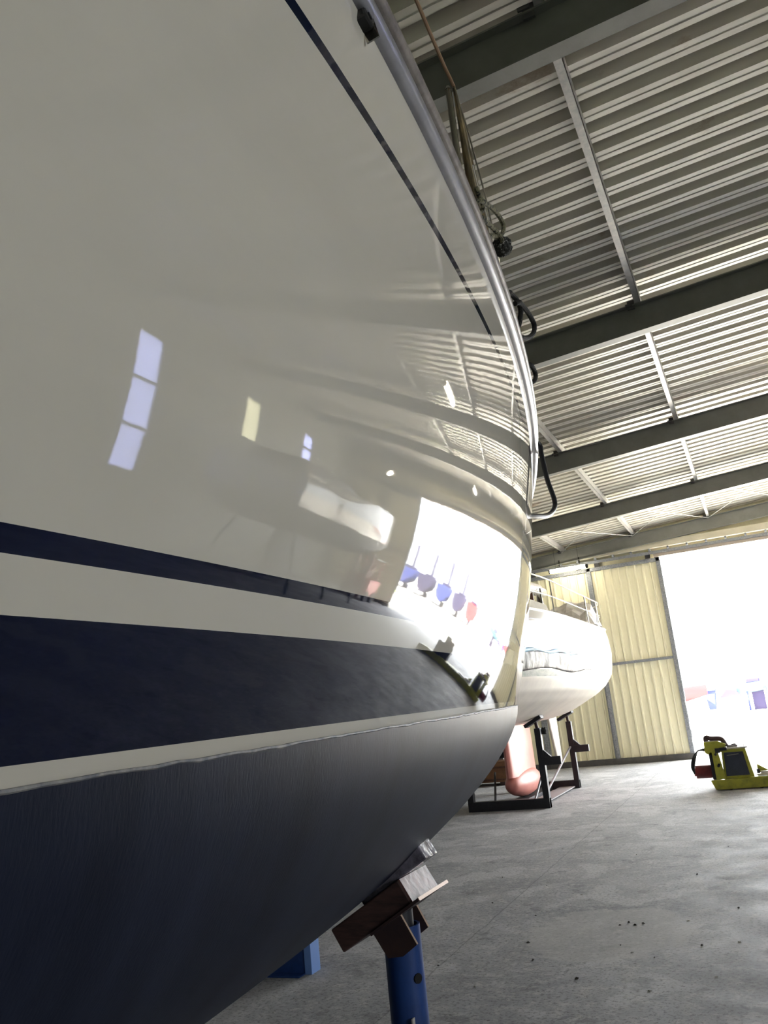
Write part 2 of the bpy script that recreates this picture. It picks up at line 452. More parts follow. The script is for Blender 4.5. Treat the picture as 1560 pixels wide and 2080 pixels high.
# rafters (I sections hanging under the purlins), rising to the right
def rafter(y0, label):
    mb = MB()
    P = [(0, 0), (.14, 0), (.14, .014), (.077, .014), (.077, .336), (.14, .336), (.14, .35), (0, .35), (0, .336), (.063, .336), (.063, .014), (0, .014)]
    fr = [(Vector((x, y0, 5.905+rz(x))), Vector((0, 1, 0)), Vector((0, 0, 1))) for x in (XL+.1, XR-.1)]
    mb.sweep(fr, P)
    o = mb.build('roof_beam', M_rafter)
    return tag(o, label, 'beam', None)
RY = [(-5.0, 'steel roof beam behind the camera, over the back of the shed'),
      (-.1, 'steel roof beam directly overhead, out of the top of the picture'),
      (4.75, 'wide dim brownish steel roof beam at the very top right of the picture'),
      (9.6, 'deepest dark grey roof beam crossing below the dark coil of rope'),
      (14.5, 'dark grey roof beam, second of the three plain ones counting down to the door'),
      (19.35, 'slim grey roof beam just this side of the cross braced end bay'),
      (24.2-.35, 'grey end roof beam right above the header of the door opening')]
for yy, lb in RY: rafter(yy, lb)

# purlins along the building, small bolted cleats where they meet the rafters
PX = [(-6.56, 'left-hand galvanised purlin hidden mostly behind the navy striped boat'),
      (-4.54, 'galvanised purlin ending above the parked white boat beside the hull edge'),
      (-2.52, 'short-looking galvanised purlin slanting down past the black hose loop'),
      (-.50, 'long pale galvanised purlin running down the middle of the visible ceiling'),
      (1.52, 'galvanised purlin right of the frame over the door opening'),
      (3.54, 'galvanised purlin over the right side of the open yard door'),
      (5.56, 'galvanised purlin above the right door jamb'), (7.58, 'galvanised purlin nearest the right wall windows')]
for x, lb in PX:
    zb = 6.255+rz(x)
    mb = MB()
    mb.box(x-.035, x+.035, YB, YF, zb, zb+.006); mb.box(x+.029, x+.035, YB, YF, zb, zb+.15); mb.box(x-.035, x+.035, YB, YF, zb+.144, zb+.15)
    o = mb.build('roof_purlin', M_purlin); tag(o, lb, 'purlin', None)
    cl = MB()
    for yy, _ in RY:
        cl.box(x-.12, x-.04, yy+.01, yy+.03, zb-.06, zb+.05)
        cl.tube([(x-.14, yy-.05, zb-.03), (x-.06, yy-.05, zb-.03)], .016, 6)
    cl.build_each('bolted_cleat', M_darkrail, o)
# bracing rods in the end bay
rods = [((-2.52, 23.8), (-.5, 19.45), 'thin bracing rod from the left purlin foot up to the middle purlin'),
        ((-.5, 23.8), (-2.52, 19.45), 'thin bracing rod falling left to right toward the middle purlin foot'),
        ((-4.54, 23.8), (-2.52, 19.45), 'thin dark bracing rod nearest the hull, beside the black hose'),
        ((-2.52, 23.8), (-4.54, 19.45), 'flat lying bracing rod left of the short purlin'),
        ((-.5, 23.8), (1.52, 19.45), 'thin pale bracing rod climbing right of the middle purlin'),
        ((1.52, 23.8), (-.5, 19.45), 'thin bracing rod above the right part of the opening')]
for (xa, ya), (xb, yb), lb in rods:
    o = MB().tube([(xa, ya, 6.2+rz(xa)), (xb, yb, 6.22+rz(xb))], .009, 6).build('bracing_rod', M_purlin)
    tag(o, lb, 'rod')

# fluorescent lamps
def lamp(x0, y0, x1, y1, z, lb):
    e = thing('fluorescent_lamp', lb, 'lamp', ((x0+x1)/2, (y0+y1)/2, z))
    d = Vector((x1-x0, y1-y0, 0)).normalized(); n = Vector((-d.y, d.x, 0))
    A, B = Vector((x0, y0, z)), Vector((x1, y1, z))
    hs = MB(); hs.sweep([(A, n, Vector((0, 0, 1))), (B, n, Vector((0, 0, 1)))], [(-.07, .05), (-.04, .09), (.04, .09), (.07, .05)])
    hs.build('housing', M_lamp, e)
    MB().tube([A+d*.03, B-d*.03], .055, 12).build('diffuser', M_tube, e)
    cp = MB(); cp.tube([A-d*.0, A+d*.035], .06, 12); cp.tube([B-d*.035, B+d*.03], .06, 12); cp.build_each('end_cap', M_dark, e)
    if y0 == y1 and y0 > 23:
        for q in (A+d*.25, B-d*.25): MB().box(q.x-.02, q.x+.02, y0-.02, 23.93, z+.085, z+.11).box(q.x-.02, q.x+.02, 23.90, 23.93, z+.085, z+.34).build('bracket', M_dark, e)
    wr = MB(); ztop = 6.26+rz((x0+x1)/2)
    for q in (A+d*.2, B-d*.2): wr.tube([q+Vector((0, 0, .08)), Vector((q.x, q.y, ztop))], .004, 5)
    wr.build_each('hanging_wire', M_dark, e)
lamp(-4.93, 23.55, -3.86, 23.55, 5.40, 'lit white fluorescent lamp above the parked white boat')
lamp(2.1, 11.9, 2.1, 13.1, 6.1, 'fluorescent lamp mirrored as a long streak under the curved hull rail')
lamp(2.35, 20.1, 2.35, 21.3, 5.9, 'fluorescent lamp mirrored small, over the bright doorway reflection')
lamp(6.7, 20.9, 7.3, 21.9, 5.6, 'fluorescent lamp mirrored left of the doorway reflection')

# ------------------------------------------------------------------ foreground yacht
IJ = {(0,0):-0.68204,(0,1):0.59035,(0,2):-0.76434,(0,3):0.45277,(1,0):-0.41264,(1,1):-0.20034,(1,2):0.54771,(1,3):-0.27988,(2,0):-0.14782,(2,1):-0.22702,(2,2):-0.00174,(2,3):0.37418,(3,0):0.02496,(3,1):-0.02142,(3,2):-0.04613,(4,0):-0.00858,(4,1):0.01257}
HY0, HY1, XC = .40, 3.5, -2.0
def _X(Y, z):
    u = (Y-2.4)/2; v = (z-1.8)/1.3
    return sum(c*u**i*v**j for (i, j), c in IJ.items())
def hullX(Y, z):
    Yc = min(max(Y, HY0), HY1)
    X = _X(Yc, z); s = (_X(Yc+.005, z)-_X(Yc-.005, z))/.01; t = Y-Yc
    return X + s*t + (-.05 if t > 0 else -.035)*t*t
def zwl(Y):
    Y = min(max(Y, .2), 4.0); return 1.8 - .002107*Y*Y + .0158*Y - .0254
def zl(k, Y):   # heights of the painted lines
    t = .012*(min(max(Y, -4.5), 4.5)-1.3)
    if k == 'WL': return zwl(Y)
    if k == 'N2': return zwl(Y)+.0150
    if k == 'N1': return 1.8+.0970+t
    if k == 'T1b': return 1.8+.1328+t
    if k == 'T1': return 1.8+.1503+t
    if k == 'CVl': return 1.8+.7425+t
    if k == 'CVh': return 1.8+.7595+t
    if k == 'RI': return 1.8+.862+.02*(Y-.8) if Y < 3 else 1.8+.906+.012*(Y-3)
def wx(Y):
    hw = {}
    return hw
STY = [-4.5+i*.15 for i in range(32)] + [.3+i*.03 for i in range(120)] + [3.9+i*.1 for i in range(27)]
from functools import lru_cache
def half(Y, z): return max(hullX(Y, z)-XC, .012)
keys = ['WL', 'N2', 'N1', 'T1b', 'T1', 'CVl', 'CVh', 'RI']
mats_i = [0, 1, 0, 1, 0, 1, 0]; subs = [1, 6, 2, 2, 34, 1, 7]
boat = thing('sailing_yacht', 'large cream hulled yacht with navy bands filling the left of the picture', 'boat', (XC, 1.0, 0))
h = MB()
for side in (1, -1):
    for ki in range(7):
        rows = []
        for Y in STY:
            z0, z1 = zl(keys[ki], Y), zl(keys[ki+1], Y)
            rows.append([(XC+side*half(Y, z0+(z1-z0)*k/subs[ki]), Y, z0+(z1-z0)*k/subs[ki]) for k in range(subs[ki]+1)])
        h.grid(rows, mats_i[ki])
# transom
Y = STY[0]; tz = []
for ki in range(7):
    z0, z1 = zl(keys[ki], Y), zl(keys[ki+1], Y)
    tz += [z0+(z1-z0)*k/subs[ki] for k in range(subs[ki])]
tz.append(zl('RI', Y))
h.grid([[(XC+s*half(Y, z), Y, z) for s in (1, -1)] for z in tz], 0)
h.build('hull', [M_gel, M_navy], boat, smooth=True, angle=50)
# underbody
def sect(Y, ns=26, off=0.):
    D = .592*min(max(1-((Y-1.244)/5.53)**2, .02), 1)
    n_ = max(2.507-.275*(min(max(Y, 0), 4.2)-2), 1.1); zw_ = zwl(Y); xw = XC+half(Y, zw_)
    out = []
    for i in range(ns):
        s = (i/(ns-1))**1.6
        g = (1-(1-s)**n_)**(1/1.634)
        out.append((xw+off*(1-s)+(XC-xw)*s, Y, zw_-D*g))
    return out
ub = MB()
for side in (1, -1):
    ub.grid([[(XC+side*(p[0]-XC), p[1], p[2]) for p in sect(Y, off=.0035)] for Y in STY], 0)
s0 = sect(STY[0])
ub.grid([[p, (2*XC-p[0], p[1], p[2])] for p in s0], 0)
und = ub.build('underbody', M_anti, boat, smooth=True, angle=60)
# ragged paint lip along the waterline
lp = MB(); rowsl = []
for i, Y in enumerate(STY):
    z = zwl(Y); x = XC+half(Y, z); j = random.uniform(-.0012, .0012)
    rowsl.append([(x-.001, Y, z+.0012+j*.6), (x+.0042, Y, z+.0008+j*.6), (x+.0045, Y, z-.0012+j), (x+.002, Y, z-.003+j)])
lp.grid(rowsl)
lp.build('paint_edge', M_antiedge, und)
# keel and rudder
def foil(mb, xc, y0, y1, th, z0, z1, y0b=None, y1b=None, n=16, thb=None):
    rows = []
    for z, a, b, t in ((z1, y0, y1, th), (z0, y0b if y0b is not None else y0, y1b if y1b is not None else y1, thb or th)):
        r = []
        for k in range(2*n):
            ang = PI*k/n; c_ = .5-.5*math.cos(ang); yy = a+(b-a)*c_
            w_ = t/2*math.sin(ang if ang < PI else 2*PI-ang)**.8*(1 if ang < PI else -1) if abs(math.sin(ang)) > 1e-6 else 0
            r.append((xc+w_, yy, z))
        rows.append(r)
    mb.grid(rows, 0, closed=True); mb.add(rows[0], [tuple(range(2*n))]); mb.add(rows[1], [tuple(range(2*n))])
    return mb
foil(MB(), XC, -.8, 1.9, .22, .12, 1.35, -.5, 1.6).build('keel', M_anti, boat, smooth=True, angle=50)
foil(MB(), XC, -4.2, -3.6, .08, .5, 1.6).build('rudder', M_anti, boat, smooth=True, angle=50)
# deck
dk = MB(); dk.grid([[(XC+s*half(Y, zl('RI', Y)), Y, zl('RI', Y)+.03+(.05 if abs(s) < .5 else 0)) for s in (1, .4, 0, -.4, -1)] for Y in STY])
dk.build('deck', M_deck, boat, smooth=True)
ch = MB(); hw_ = [(-2.4, .75), (-2.2, .85), (1.5, .8), (3.2, .5), (3.4, .4)]
ch.grid([[(XC+s*w_, Y, zl('RI', Y)+zz) for s, zz in ((1, .03), (.85, .33), (.6, .38), (-.6, .38), (-.85, .33), (-1, .03))] for Y, w_ in hw_])
ch.build('coachroof', M_gel, boat, smooth=True)
# rubbing strake and toe rail, swept along the sheer on both sides
def rail_frames(side, a=-4.5, b=5.9, dz=0.):
    out = []
    ys_ = [Y for Y in STY if a <= Y <= b and half(Y, zl('RI', Y)) > .05]
    for i, Y in enumerate(ys_):
        Ya, Yb = ys_[max(i-1, 0)], ys_[min(i+1, len(ys_)-1)]
        pa = Vector((XC+side*half(Ya, zl('RI', Ya)), Ya, 0)); pb = Vector((XC+side*half(Yb, zl('RI', Yb)), Yb, 0))
        t = (pb-pa).normalized(); n = Vector((t.y, -t.x, 0))*side
        out.append((Vector((XC+side*half(Y, zl('RI', Y)), Y, zl('RI', Y)+dz)), n, Vector((0, 0, 1))))
    return out
rb = MB(); tb = MB(); gv = MB()
for side in (1, -1):
    F = rail_frames(side)
    rb.sweep(F, [(-.01, 0), (.006, 0), (.014, .004), (.018, .011), (.019, .018), (.017, .025), (.012, .030), (-.01, .030)])
    gv.sweep(F, [(-.01, .030), (.009, .030), (.009, .037), (-.01, .037)])
    tb.sweep(F, [(-.012, .037), (.018, .037), (.0235, .041), (.024, .052), (.018, .060), (-.012, .062)])
rb.build('rubbing_strake', M_rail, boat, smooth=True, angle=60)
tb.build('toe_rail', M_toerail, boat, smooth=True, angle=60)
gv.build('rail_groove', M_hole, boat)
# small scupper fitting under the rail
sc = MB(); x0 = hullX(.825, 2.66)
T = Matrix.Translation((x0, .825, 2.652)) @ Matrix.Rotation(math.radians(-10), 4, 'Y')
sc.box(-.01, .012, -.013, .013, -.004, .024, T=T)
scp = sc.build('scupper', M_dark, boat, bevel=.004)
MB().tube([T @ Vector((.0115, .003, .008)), T @ Vector((.0135, .003, .008))], .005, 12).build('drain_hole', M_hole, scp)
MB().box(-.004, .014, .012, .0145, -.018, .026, T=T).build('steel_flange', M_chrome, scp)
# stanchions and lifelines
def sheer(Y): return XC+half(Y, zl('RI', Y)), zl('RI', Y)
stan = []
for side in (1, -1):
    for Y in (-3.9, -2.1, -.3, 1.79, 3.7, 5.1):
        x, z = sheer(Y); xi = XC+side*(x-XC-.055 if Y < 3 else x-XC-.04)
        m_ = MB(); m_.tube([(xi, Y, z+.02), (xi, Y, 3.34 if Y > 1 else z+.62)], .0085, 12); m_.tube([(xi, Y, z+.02), (xi, Y, z+.07)], .014, 12)
        m_.tube([(xi, Y, 3.34 if Y > 1 else z+.62), (xi, Y, 3.352 if Y > 1 else z+.632)], .0095, 12, r2=.004)
        m_.build('stanchion', M_chrome, boat, smooth=True)
        if side > 0: stan.append((xi, Y))
ll = MB(); lb_ = MB()
ll.tube(spline([(-.30, -.3, 3.3), (-.419, 1.50, 3.352), (-.433, 1.797, 3.35)], 6), .0045, 8)
ll.build('covered_lifeline', M_ropebrown, boat, smooth=True)
lb_.tube([(-.431, 1.79, 3.345), (-.453, 1.969, 3.345), (-.501, 2.285, 3.35), (-.545, 2.54, 3.35), (-.78, 3.7, 3.35), (-1.35, 5.1, 3.35)], .0026, 6)
lb_.tube([(-.431, 1.79, 3.06), (-.52, 2.5, 3.07), (-.76, 3.7, 3.08)], .0026, 6)
lb_.build_each('lifeline_wire', M_chrome, boat)
MB().tube([(-.431, 1.791, 3.34), (-.433, 1.825, 3.23), (-.437, 1.865, 3.11), (-.44, 1.90, 2.98), (-.44, 1.92, 2.85)], .004, 12, r2=.026).build('furled_strap', M_bronze, boat, smooth=True)

# ropes and hose hanging over the rail
e = thing('mooring_rope', 'speckled olive mooring rope looped and knotted over the boat rail', 'rope', (-.38, 1.73, 2.9))
rp = MB()
for pts_ in ([(-0.390, 1.694, 2.975), (-0.390, 1.708, 2.965), (-0.390, 1.734, 2.963), (-0.390, 1.737, 2.948), (-0.390, 1.712, 2.921), (-0.390, 1.681, 2.899), (-0.390, 1.638, 2.879)],
             [(-0.390, 1.612, 2.885), (-0.370, 1.638, 2.899), (-0.370, 1.677, 2.915), (-0.370, 1.741, 2.940), (-0.370, 1.817, 2.957), (-0.370, 1.843, 2.947), (-0.370, 1.808, 2.906), (-0.370, 1.758, 2.874), (-0.370, 1.687, 2.837), (-0.377, 1.612, 2.801)],
             [(-0.377, 1.560, 2.817), (-0.364, 1.594, 2.830), (-0.364, 1.621, 2.836), (-0.364, 1.694, 2.858), (-0.364, 1.739, 2.867), (-0.364, 1.768, 2.869), (-0.364, 1.772, 2.862)]):
    rp.tube(spline(pts_, 6), .0056, 8)
rp.build_each('rope_loop', M_rope, e, smooth=True)
kn = MB()
for k in range(7):
    a = k*.9; c_ = Vector((-0.370, 1.791, 2.863)); ax = Vector((math.cos(a), math.sin(a*1.7), math.sin(a))).normalized()
    p1 = ax.cross(Vector((.3, .2, 1))).normalized(); p2 = ax.cross(p1)
    kn.tube([c_+p1*.017*math.cos(t*PI/6)+p2*.017*math.sin(t*PI/6)+ax*.010*math.sin(t) for t in range(13)], .0062, 7, caps=False)
kn.build('knot', M_ropeknot, e, smooth=True)
tag(MB().tube(spline([(-0.403, 1.748, 3.074), (-0.403, 1.769, 3.029), (-0.403, 1.786, 3.004), (-0.403, 1.820, 2.973), (-0.403, 1.827, 2.926), (-0.403, 1.859, 2.911)], 6), .0021, 6).build('white_cord', M_whitewire), 'thin white cord trailing beside the speckled rope on the rail', 'cord')
e = thing('black_rope', 'black braided rope hanging in a loop from the middle of the rail', 'rope', (-.45, 2.35, 2.9))
for pts_ in ([(-0.474, 2.176, 2.952), (-0.461, 2.230, 2.974), (-0.461, 2.266, 2.983), (-0.461, 2.337, 2.993), (-0.461, 2.363, 2.976), (-0.461, 2.336, 2.937), (-0.461, 2.303, 2.901), (-0.474, 2.266, 2.862)],
             [(-0.461, 2.291, 2.965), (-0.454, 2.322, 2.981), (-0.454, 2.365, 2.989), (-0.454, 2.450, 2.996), (-0.454, 2.509, 2.985), (-0.454, 2.482, 2.947), (-0.454, 2.408, 2.902), (-0.454, 2.340, 2.870), (-0.454, 2.266, 2.843)]):
    MB().tube(spline(pts_, 6), .0080, 8).build('rope_loop', M_ropeblack, e, smooth=True)
tag(MB().tube(spline([(-0.517, 2.449, 2.835), (-0.483, 2.478, 2.843), (-0.483, 2.545, 2.846), (-0.483, 2.553, 2.827), (-0.483, 2.500, 2.791), (-0.506, 2.449, 2.766)], 6), .0075, 8).build('short_rope_end', M_ropeblack, smooth=True),
    'short dark rope end poking out where the rail curves away', 'rope')
tag(MB().tube(spline([(-.68, 2.99, 2.80), (-.60, 3.008, 2.749), (-.6, 3.047, 2.71), (-.6, 3.088, 2.621), (-.6, 3.164, 2.559), (-.6, 3.123, 2.512), (-.6, 2.967, 2.458), (-.61, 2.802, 2.429), (-.64, 2.659, 2.412)], 8), .0095, 10).build('black_hose', M_hose, smooth=True),
    'smooth black hose hanging in a long U past the hull edge', 'hose')

# ------------------------------------------------------------------ blue boat stand under the near hull
st = thing('boat_stand', 'blue tubular boat stand with rusty bracket pressing a timber pad under the hull', 'boat stand', (-.787, 1.79, 0))
cx, cy, cr_ = -.809, 1.80, .0405
tb_ = MB(); n = 28
rows = [[(cx+cr_*math.cos(2*PI*k/n), cy+cr_*math.sin(2*PI*k/n), z) for k in range(n)] for z in (.02, .4, .8, 1.2, 1.37)]
rows_i = [[(cx+(cr_-.005)*math.cos(2*PI*k/n), cy+(cr_-.005)*math.sin(2*PI*k/n), z) for k in range(n)] for z in (1.37, 1.1)]
tb_.grid(rows+rows_i, 0, closed=True)
post = tb_.build('tube', M_blue, st, smooth=True, angle=40)
hl = MB()
for z in (1.27, 1.14, 1.0, .86):
    hl.tube([(cx+cr_*.8, cy-cr_*.45, z), (cx+cr_*.93, cy-cr_*.52, z)], .010, 12)
hl.build_each('pin_hole', M_hole, post)
MB().box(cx-.15, cx+.15, cy-.15, cy+.15, 0, .012).build('base_plate', M_blue, st, bevel=.003)
gs = MB()
for a in range(4):
    T = Matrix.Translation((cx, cy, 0)) @ Matrix.Rotation(a*PI/2, 4, 'Z')
    gs.add([T @ Vector(v) for v in ((.044, -.003, .012), (.14, -.003, .012), (.044, -.003, .12), (.044, .003, .012), (.14, .003, .012), (.044, .003, .12))],
           [(0, 1, 2), (3, 5, 4), (0, 3, 4, 1), (1, 4, 5, 2), (0, 2, 5, 3)])
gs.build_each('base_gusset', M_blue, st)
tg = MB().box(cx+cr_*.55, cx+cr_*.62, cy-.044, cy-.02, 1.165, 1.20).build('paper_tag', M_chip, st)
# inner screw tube
MB().tube([(cx, cy, 1.1), (cx, cy, 1.40)], .028, 16).build('inner_tube', M_steelblk, st, smooth=True)
# bracket cheeks (front and back plates) hanging from the pad
def plate(pts, y0, y1):
    m_ = MB(); n_ = len(pts)
    m_.add([(x, y0, z) for x, z in pts]+[(x, y1, z) for x, z in pts],
           [tuple(range(n_)), tuple(range(n_, 2*n_))[::-1]]+[(i, (i+1) % n_, (i+1) % n_+n_, i+n_) for i in range(n_)])
    return m_
plate([(-.866, 1.392), (-.795, 1.423), (-.752, 1.344), (-.785, 1.322), (-.820, 1.318)], 1.742, 1.748).build('bracket_cheek', [M_rust], st)
plate([(-.880, 1.400), (-.812, 1.432), (-.770, 1.350), (-.798, 1.332), (-.842, 1.33)], 1.855, 1.861).build('bracket_cheek', [M_rust], st)
eg = MB()
eg.tube([(-.7945, 1.745, 1.424), (-.7515, 1.745, 1.345)], .0024, 4); eg.tube([(-.8115, 1.858, 1.433), (-.7695, 1.858, 1.351)], .0024, 4)
eg.build_each('pale_edge', M_paleedge, st)  # thin paler strips along the cheek edges
# pad assembly tilted with the bilge
ang = math.radians(-30)
def TP(x, z): return Matrix.Translation((x, 0, z)) @ Matrix.Rotation(ang, 4, 'Y')
T = TP(-.745, 1.425)
pb = MB(); pb.box(-.188, .004, 1.715, 1.87, .004, .056, T=T)
pb.build('timber_pad', M_wood, st, bevel=.003)
eb = MB(); eb.box(.004, .008, 1.717, 1.868, .005, .055, T=T); eb.build('pad_end', M_woodend, st)
sp = MB(); sp.box(-.11, .024, 1.71, 1.885, -.002, .004, T=T); sp.build('top_plate', M_rust, st)
eg2 = MB().box(.024, .0262, 1.71, 1.885, -.0025, .0045, T=T); eg2.build('plate_edge', M_paleedge, st)  # same paler strip along the plate end
bt = MB(); bt.box(-.10, .078, 1.728, 1.80, .056, .092, T=T)
bt.build('packing_batten', M_batten, st, bevel=.003)

# blue cradle beam lying beyond, seen under the hull
bb = thing('blue_cradle_beam', 'blue steel beam on the floor with pale end, seen under the dark hull', 'beam', (-4.2, 5.4, 0))
MB().box(-6.2, -3.56, 6.08, 6.20, 0, .24).box(-6.2, -3.56, 5.98, 6.3, 0, .01).build('beam_web', M_blue, bb, bevel=.004)
MB().box(-3.56, -3.50, 6.07, 6.21, 0.0, .245).build('end_plate', mat('pale_blue_end', (110, 150, 214), rough=.45), bb, bevel=.004)  # end face coloured a paler blue than the web
# keel blocks under the near yacht
kb = thing('keel_block_stack', 'timber block stack carrying the near yacht keel', 'timber blocks', (XC, .6, 0))
for k, yy in enumerate((-.2, 1.2)):
    MB().box(XC-.3, XC+.3, yy-.12, yy+.12, 0, .12).build('timber_block', M_wood, kb, bevel=.005)

# ------------------------------------------------------------------ parked white yacht
B2 = thing('parked_yacht', 'white yacht with pink keel parked in a black cradle by the door', 'boat', (-4.6, 16.5, 0))
BX = -4.6
def fY(Y):
    if Y < 15: return max(1-((15-Y)/6.6)**2.2, 0)
    if Y > 19.2: return max(1-.25*((Y-19.2)/1.3)**2.2, 0)
    return 1.
zprof = [(3.27, 1.60), (3.05, 1.645), (2.75, 1.665), (2.45, 1.63), (2.33, 1.60), (2.2, 1.545), (2.0, 1.42), (1.84, 1.24), (1.70, .98), (1.60, .78), (1.53, .58), (1.48, .36), (1.45, .14), (1.44, 0.0)]
def hb2(z):
    for (za, wa), (zb, wb) in zip(zprof[:-1], zprof[1:]):
        if zb <= z <= za: return wb+(wa-wb)*(z-zb)/(za-zb)
    return 0 if z < 1.44 else zprof[0][1]
def sec2(Y, zs):
    rise = .55*max((Y-18.4)/2.2, 0)**1.6 + .9*max((12.5-Y)/4, 0)**2
    out = []
    for z in zs:
        zz = z
        w_ = hb2(z)*fY(Y)
        if z < 2.3: zz = 2.3-(2.3-z)*(1-rise/.86*.86) if rise < 1 else 2.3
        out.append((w_, Y, zz))
    return out
ST2 = [8.4+i*.35 for i in range(19)]+[15.05+i*.25 for i in range(17)]+[19.2, 19.4, 19.6, 19.8, 20.0, 20.2, 20.35, 20.5]
def skin(z_hi, z_lo, n, mi, mb, offx=0):
    zs = [z_hi+(z_lo-z_hi)*k/n for k in range(n+1)]
    for s in (1, -1):
        mb.grid([[(BX+s*(p[0]+offx), p[1], p[2]) for p in sec2(Y, zs)] for Y in ST2], mi)
hm = MB()
skin(3.27, 3.12, 2, 0, hm); skin(3.12, 3.095, 1, 1, hm); skin(3.095, 2.33, 12, 0, hm)
zs = [3.27-.94*k/12 for k in range(13)]+[2.33-(2.33-1.44)*k/20 for k in range(21)]
Ye = ST2[-1]
hm.grid([[(BX+s*p[0], p[1], p[2]) for s in (1, -1)] for p in sec2(Ye, zs)], 0)
hm.build('hull', [M_hull2, M_maroon], B2, smooth=True, angle=50)
um = MB(); skin(2.33, 2.22, 2, 1, um); skin(2.22, 1.44, 22, 0, um)
um.build('underbody', [M_hull2b, M_stripe2], B2, smooth=True, angle=50)
dk = MB(); dk.grid([[(BX+s*1.6*fY(Y), Y, 3.25+(.05 if abs(s) < .6 else 0)) for s in (1, .5, -.5, -1)] for Y in ST2]); dk.build('deck', M_hull2, B2)
tr_ = MB()
for s in (1, -1):
    tr_.tube([(BX+s*1.6*fY(Y), Y, 3.28) for Y in ST2 if fY(Y) > .05], .025, 8)
tr_.build('toe_rail', M_hull2, B2, smooth=True)
kk = MB(); foil(kk, BX-.08, 16.0, 17.9, .22, .5, 1.5, 16.0, 17.9, thb=.30)
kl = kk.build('keel_fin', M_pink, B2, smooth=True, angle=50)
bl = MB(); rows = []
for i in range(15):
    t = i/14; yy = 16.0+2.2*t; rr = max(math.sin(PI*min(t*1.05+.02, 1))**.5, .02)
    rows.append([(BX-.08+.26*rr*math.cos(a), yy, .36+.28*rr*math.sin(a)*(1 if a < PI else .98)) for a in [2*PI*k/20 for k in range(20)]])
bl.grid(rows, closed=True); bl.add(rows[0], [tuple(range(20))]); bl.add(rows[-1], [tuple(range(20))])
bl.build('keel_bulb', M_pink, B2, smooth=True, angle=70)
MB().box(BX-.17, BX+.01, 16.4, 17.65, 1.40, 1.425).build('keel_seam', M_keelgap, B2)
rd = MB(); foil(rd, BX+.02, 19.25, 20.15, .12, .45, 1.75, 19.75, 20.1)
rd.build('rudder', M_hull2b, B2, smooth=True, angle=50)
# cabin, boom, covers
cb = MB(); cb.grid([[(BX+s*w_, Y, 3.28+z_) for s, z_ in ((1, 0), (.88, .42), (.5, .5), (-.5, .5), (-.88, .42), (-1, 0))] for Y, w_ in ((11.0, .6), (11.6, .85), (15.5, 1.1), (16.6, 1.1))])
cb.add([(BX+s*1.1, 16.6, z) for s, z in ((1, 3.28), (.88, 3.7), (-.88, 3.7), (-1, 3.28))], [(0, 1, 2, 3)]); cb.build('coachroof', M_hull2, B2)
bm_ = MB(); bm_.tube([(BX+.2, 12.0, 4.15), (BX+.45, 18.3, 4.24)], .13, 16); bo = bm_.build('boom_with_sail', M_sheet, B2, smooth=True, angle=60)
MB().tube([(BX+.45, 18.3, 4.22), (BX+.46, 18.75, 4.22)], .12, 16, r2=.10).build('boom_end', M_hull2, bo, smooth=True, angle=60)
MB().tube([(BX+.1, 12.0, 3.3), (BX+.1, 12.0, 5.9)], .08, 16).build('mast_stub', M_hull2, B2, smooth=True)
MB().box(BX+.27, BX+.50, 17.6, 17.66, 3.3, 4.12).build('wooden_post', M_brownwood, B2)
MB().tube([(BX+.62, 17.9, 3.3), (BX+.60, 17.9, 4.22)], .022, 8).build('boom_crutch', M_chrome, B2)
# hung white cover from the boom to the coaming
cv = MB(); cv.grid([[(BX+.50+.12*math.sin(j), 17.95+i*.22, 4.12-.78*(i/6)**.9+.02*math.sin(3*j+i)-j*.10*(1-i/7)) for j in range(4)] for i in range(7)])
cv.add([(BX+.50, 17.95, 4.1), (BX+.5, 17.95, 3.3), (BX+.55, 19.3, 3.32)], [(0, 1, 2)])
cvo = cv.build('cockpit_cover', M_sheet, B2, smooth=True)
s_ = cvo.modifiers.new('solid', 'SOLIDIFY'); s_.thickness = .01
# crumpled plastic over the stern
cp = MB(); rng = random.Random(3); rows = []
for i in range(12):
    r_ = []
    for j in range(9):
        t = i/11; s = j/8
        yy = 18.3+2.1*t; x = BX+.35+(1.6*fY(yy)-.40)*s
        z = 3.30+ (.16+.30*math.sin(PI*t)*math.sin(PI*s)**.5+.26*rng.random())*(1 if 0 < j < 8 and 0 < i < 11 else .15)
        r_.append((x, yy, z))
    rows.append(r_)
cp.grid(rows); cpo = cp.build('crumpled_cover', M_sheet, B2)
s_ = cpo.modifiers.new('solid', 'SOLIDIFY'); s_.thickness = .01
rows = [[(-3.15+.1*math.sin(a*2), 19.2+.35*i, 3.3+(.14+.38*math.sin(PI*min(i, 3)/3.2))*math.sin(a)) for a in [PI*k/8 for k in range(9)]] for i in range(4)]
# pushpit rails
pr = MB(); H1 = .62
xs_ = lambda Y, d=.07: BX+1.6*fY(Y)-d
top_pts = [(xs_(Y), Y, 3.27+H1) for Y in (12.5, 14, 15.5, 17.0, 17.76, 18.6, 19.4, 20.0)] + [(xs_(20.35, .25), 20.4, 3.27+H1-.04)]
pr.tube(spline(top_pts, 4), .014, 8)
mid_pts = [(p[0], p[1], 3.27+.33) for p in top_pts]
pr.tube(spline(mid_pts, 4), .009, 6)
pr.build('guard_rail', M_hull2, B2, smooth=True)
for Y, d in ((14.6, 0), (17.6, .22), (17.85, -.1), (18.9, .25), (19.15, -.1), (20.1, .1), (20.35, .0)):
    MB().tube([(xs_(Y), Y, 3.29), (xs_(Y+d*.3), Y+d, 3.27+H1)], .013, 8).build('stanchion', M_chrome, B2, smooth=True)
